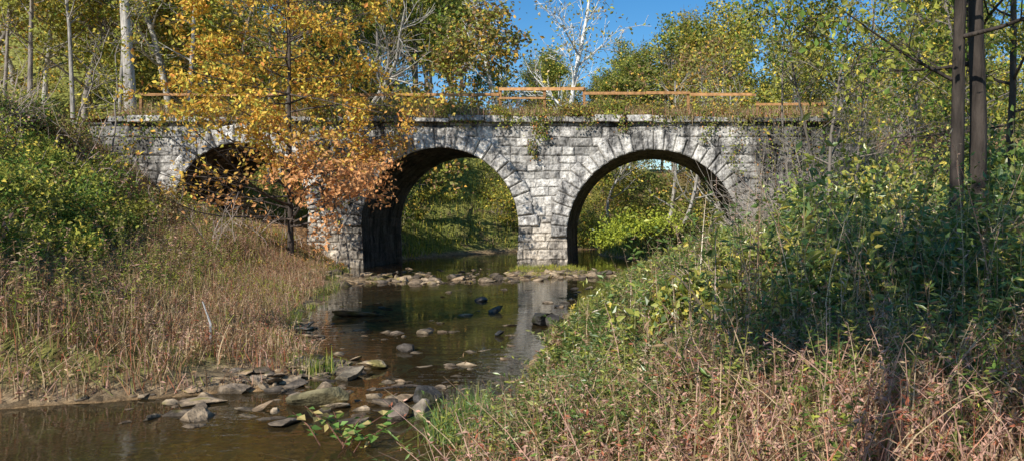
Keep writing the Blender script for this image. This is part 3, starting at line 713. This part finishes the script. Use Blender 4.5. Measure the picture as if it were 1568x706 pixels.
# ---------------------------------------------------------------- rocks
bm=bmesh.new();bmesh.ops.create_icosphere(bm,subdivisions=3,radius=1);bm.verts.ensure_lookup_table()
IV=np.array([v.co[:] for v in bm.verts]);IF=np.array([[v.index for v in f.verts] for f in bm.faces]);bm.free()
bm=bmesh.new();bmesh.ops.create_icosphere(bm,subdivisions=2,radius=1);bm.verts.ensure_lookup_table()
IV2=np.array([v.co[:] for v in bm.verts]);IF2=np.array([[v.index for v in f.verts] for f in bm.faces]);bm.free()
def rock(acc,p,s,col,hi=False,flat=.5):
    V=(IV if hi else IV2).copy()
    for k in range(13):
        n=unit(1)[0];dd=rng.uniform(.35,.8);pr=V@n;m=pr>dd;V[m]-=np.outer(pr[m]-dd,n)*.97
    V=V+(vn(V[:,0]*3+p[0],V[:,1]*3+V[:,2]*2,5)[:,None]-.5)*.16*V
    sc=np.array([rng.uniform(.8,1.5),rng.uniform(.6,1.1),flat*rng.uniform(.7,1.2)])*s
    a_=rng.uniform(0,6.28);V=V*sc;tl=rng.normal(0,.18)
    V=np.stack([V[:,0]*math.cos(a_)-V[:,1]*math.sin(a_),V[:,0]*math.sin(a_)+V[:,1]*math.cos(a_),V[:,2]+V[:,0]*tl],1)
    cz=np.tile(col,(len(V),1))*np.where(V[:,2]+p[2]<.03,.45,1)[:,None]
    moss=(vn(V[:,0]*6+p[0]*3,V[:,1]*6,6)>.62)[:,None]&(rng.uniform()<.5)
    cz=np.where(moss,cz*np.array([.7,.75,.4]),cz)
    acc.add(V+np.array(p),t=(IF if hi else IF2),c=cz)
rk=Acc()
rc=[(.32,.235,.15),(.44,.33,.21),(.14,.11,.08),(.36,.25,.15),(.21,.16,.11)]
def rocks(n,x0,x1,y0,y1,s0,s1,cond=lambda x,y,z:True,hi=False,lo=-.12,fl=(.25,.5)):
    c=0;t=0
    while c<n and t<n*20:
        t+=1;x=rng.uniform(x0,x1);y=rng.uniform(y0,y1);z=float(H(x,y))
        if not cond(x,y,z):continue
        s=s0+(s1-s0)*rng.uniform()**2.8
        rock(rk,(x,y,max(z,lo)+s*.06),s,np.array(rc[rng.integers(0,5)])*rng.uniform(.7,1.3),hi,rng.uniform(*fl));c+=1
rocks(400,-13,-1,28.5,38,.07,.48,lambda x,y,z:abs((y-33)-(x+9)*.35)<2.6 and vn(x*.7,y*.7,55)>.3,lo=-.03,fl=(.25,.55))
rocks(150,-12.5,-1,36,40.5,.06,.32,lambda x,y,z:z<.15,lo=-.03,fl=(.3,.6))
rocks(420,-8.0,-2.8,9.6,13.8,.03,.20,lambda x,y,z:abs(x-(-5.2+(y-10.5)*.35))<1.9,lo=-.04)
rocks(60,-7.6,-2.8,9.6,13.8,.13,.36,lambda x,y,z:abs(x-(-5.1+(y-10.5)*.35))<1.8,True,lo=-.03,fl=(.25,.5))
rocks(200,-8.5,-4,11,22,.04,.19,lambda x,y,z:-.5<dl(x,y)<1.0,lo=-.04)
rocks(110,-3.4,-1.3,8.4,30,.05,.24,lambda x,y,z:-1.1<dr(x,y)<.5,lo=-.04)
rocks(140,-9,-2,13,29,.06,.28,lambda x,y,z:z<0,lo=-.06)
rocks(110,-8,-2,8.4,14,.05,.16,lambda x,y,z:z<0,lo=-.08)
rocks(80,-9,-4,15.5,19.5,.06,.28,lambda x,y,z:abs((y-17.5)-(x+5)*.1)<.8 and z<.1,lo=-.04)
rocks(60,-2,6,36,41,.08,.3,lambda x,y,z:z<.4)
rk.obj('river_rocks',ROCK)
def boulder(x,y,s,col,flat=.5,dz=0.):
    a=Acc();rock(a,(x,y,.0+dz),s,np.array(col),True,flat);a.obj('boulder',ROCK)
boulder(-4.35,10.9,.46,(.20,.17,.09),.55,.03);boulder(-2.95,11.0,.34,(.09,.08,.07),.5,.03);boulder(-4.6,12.6,.34,(.28,.23,.16),.6,.03)
boulder(-3.0,10.0,.20,(.22,.17,.13),.9,.05);boulder(-2.75,10.1,.17,(.28,.23,.17),.9,.05);boulder(-7.3,20.9,.8,(.30,.25,.19),.25,.02)
boulder(-2.35,19.0,.55,(.06,.055,.05),.6,.1);boulder(-1.95,18.6,.3,(.07,.06,.05),.9,.1);boulder(-3.0,17.2,.16,(.05,.05,.05),.7,.05);boulder(-4.8,24.5,.45,(.12,.10,.08),.3,.03);boulder(-4.4,15.2,.3,(.11,.09,.07),.4,.03);boulder(-3.9,21.5,.25,(.1,.09,.07),.5,.04)

pl=Acc();ps=Acc()
for k in range(9):
    b0=np.array([-3.25+rng.normal(0,.12),8.85+rng.normal(0,.1),-.1]);az=rng.uniform(0,6.28);L=rng.uniform(.35,.75)
    tip=b0+np.array([math.cos(az)*L*.8,math.sin(az)*L*.4,L*.75]);mid=(b0+tip)/2+np.array([0,0,.08])
    tube(ps,[b0,mid,tip],[.008,.006,.004],4,np.array([.25,.12,.08]))
    t=rng.uniform(.3,1,10)[:,None];P=b0*(1-t)+tip*t+np.array([0,0,.06])*(1-abs(2*t-1))
    d=unit(10);d[:,2]*=.3;leaves(pl,P,rng.uniform(.08,.15,10),rng.uniform(.07,.11,10),pick([((.10,.18,.035),4),((.18,.23,.05),2),((.28,.22,.08),1)],10),dirs=d,up=2)
e=empty('broadleaf_plant');pl.obj('leaves',LEAFG,parent=e);ps.obj('stems',BARK,parent=e)
a=Acc();tube(a,[(-7.6,14.2,.2),(-7.75,14.5,.6),(-7.95,14.6,1.)],[.02,.018,.01],5,wb*.5);tube(a,[(-4.0,11.75,.0),(-3.4,11.9,.04),(-2.9,11.85,.0)],[.012,.02,.012],6,db);a.obj('driftwood',BARK)

# ---------------------------------------------------------------- light
ld=Vector((.42,.72,-.58)).normalized()
el=math.asin(-ld.z)
s=bpy.data.lights.new('sun','SUN');s.energy=5.0;s.angle=math.radians(.5);s.color=(1,.95,.86)
so=bpy.data.objects.new('sun',s);scene.collection.objects.link(so);so.rotation_euler=ld.to_track_quat('-Z','Y').to_euler()
wd=bpy.data.worlds.new('World');scene.world=wd;wd.use_nodes=True;nt=wd.node_tree;nt.nodes.clear()
sk=nt.nodes.new('ShaderNodeTexSky');sk.sky_type='NISHITA';sk.sun_disc=False;sk.sun_elevation=el;sk.sun_rotation=math.atan2(-ld.x,-ld.y)%(2*math.pi)
sk.air_density=1.0;sk.dust_density=.1;sk.ozone_density=3
hs=nt.nodes.new('ShaderNodeHueSaturation');hs.inputs['Saturation'].default_value=1.35
bg=nt.nodes.new('ShaderNodeBackground');bg.inputs[1].default_value=.13
ow=nt.nodes.new('ShaderNodeOutputWorld');nt.links.new(sk.outputs[0],hs.inputs['Color']);nt.links.new(hs.outputs[0],bg.inputs[0]);nt.links.new(bg.outputs[0],ow.inputs[0])
# ---------------------------------------------------------------- camera
cd=bpy.data.cameras.new('camera');co=bpy.data.objects.new('camera',cd);scene.collection.objects.link(co)
co.location=(0,0,2.5);co.rotation_euler=(math.radians(90),0,0)
cd.sensor_width=36;cd.lens=28.24;cd.shift_x=-.125;cd.shift_y=-.0115;cd.clip_start=.1;cd.clip_end=5000
scene.camera=co
print('verts',sum(len(m.vertices) for m in bpy.data.meshes))
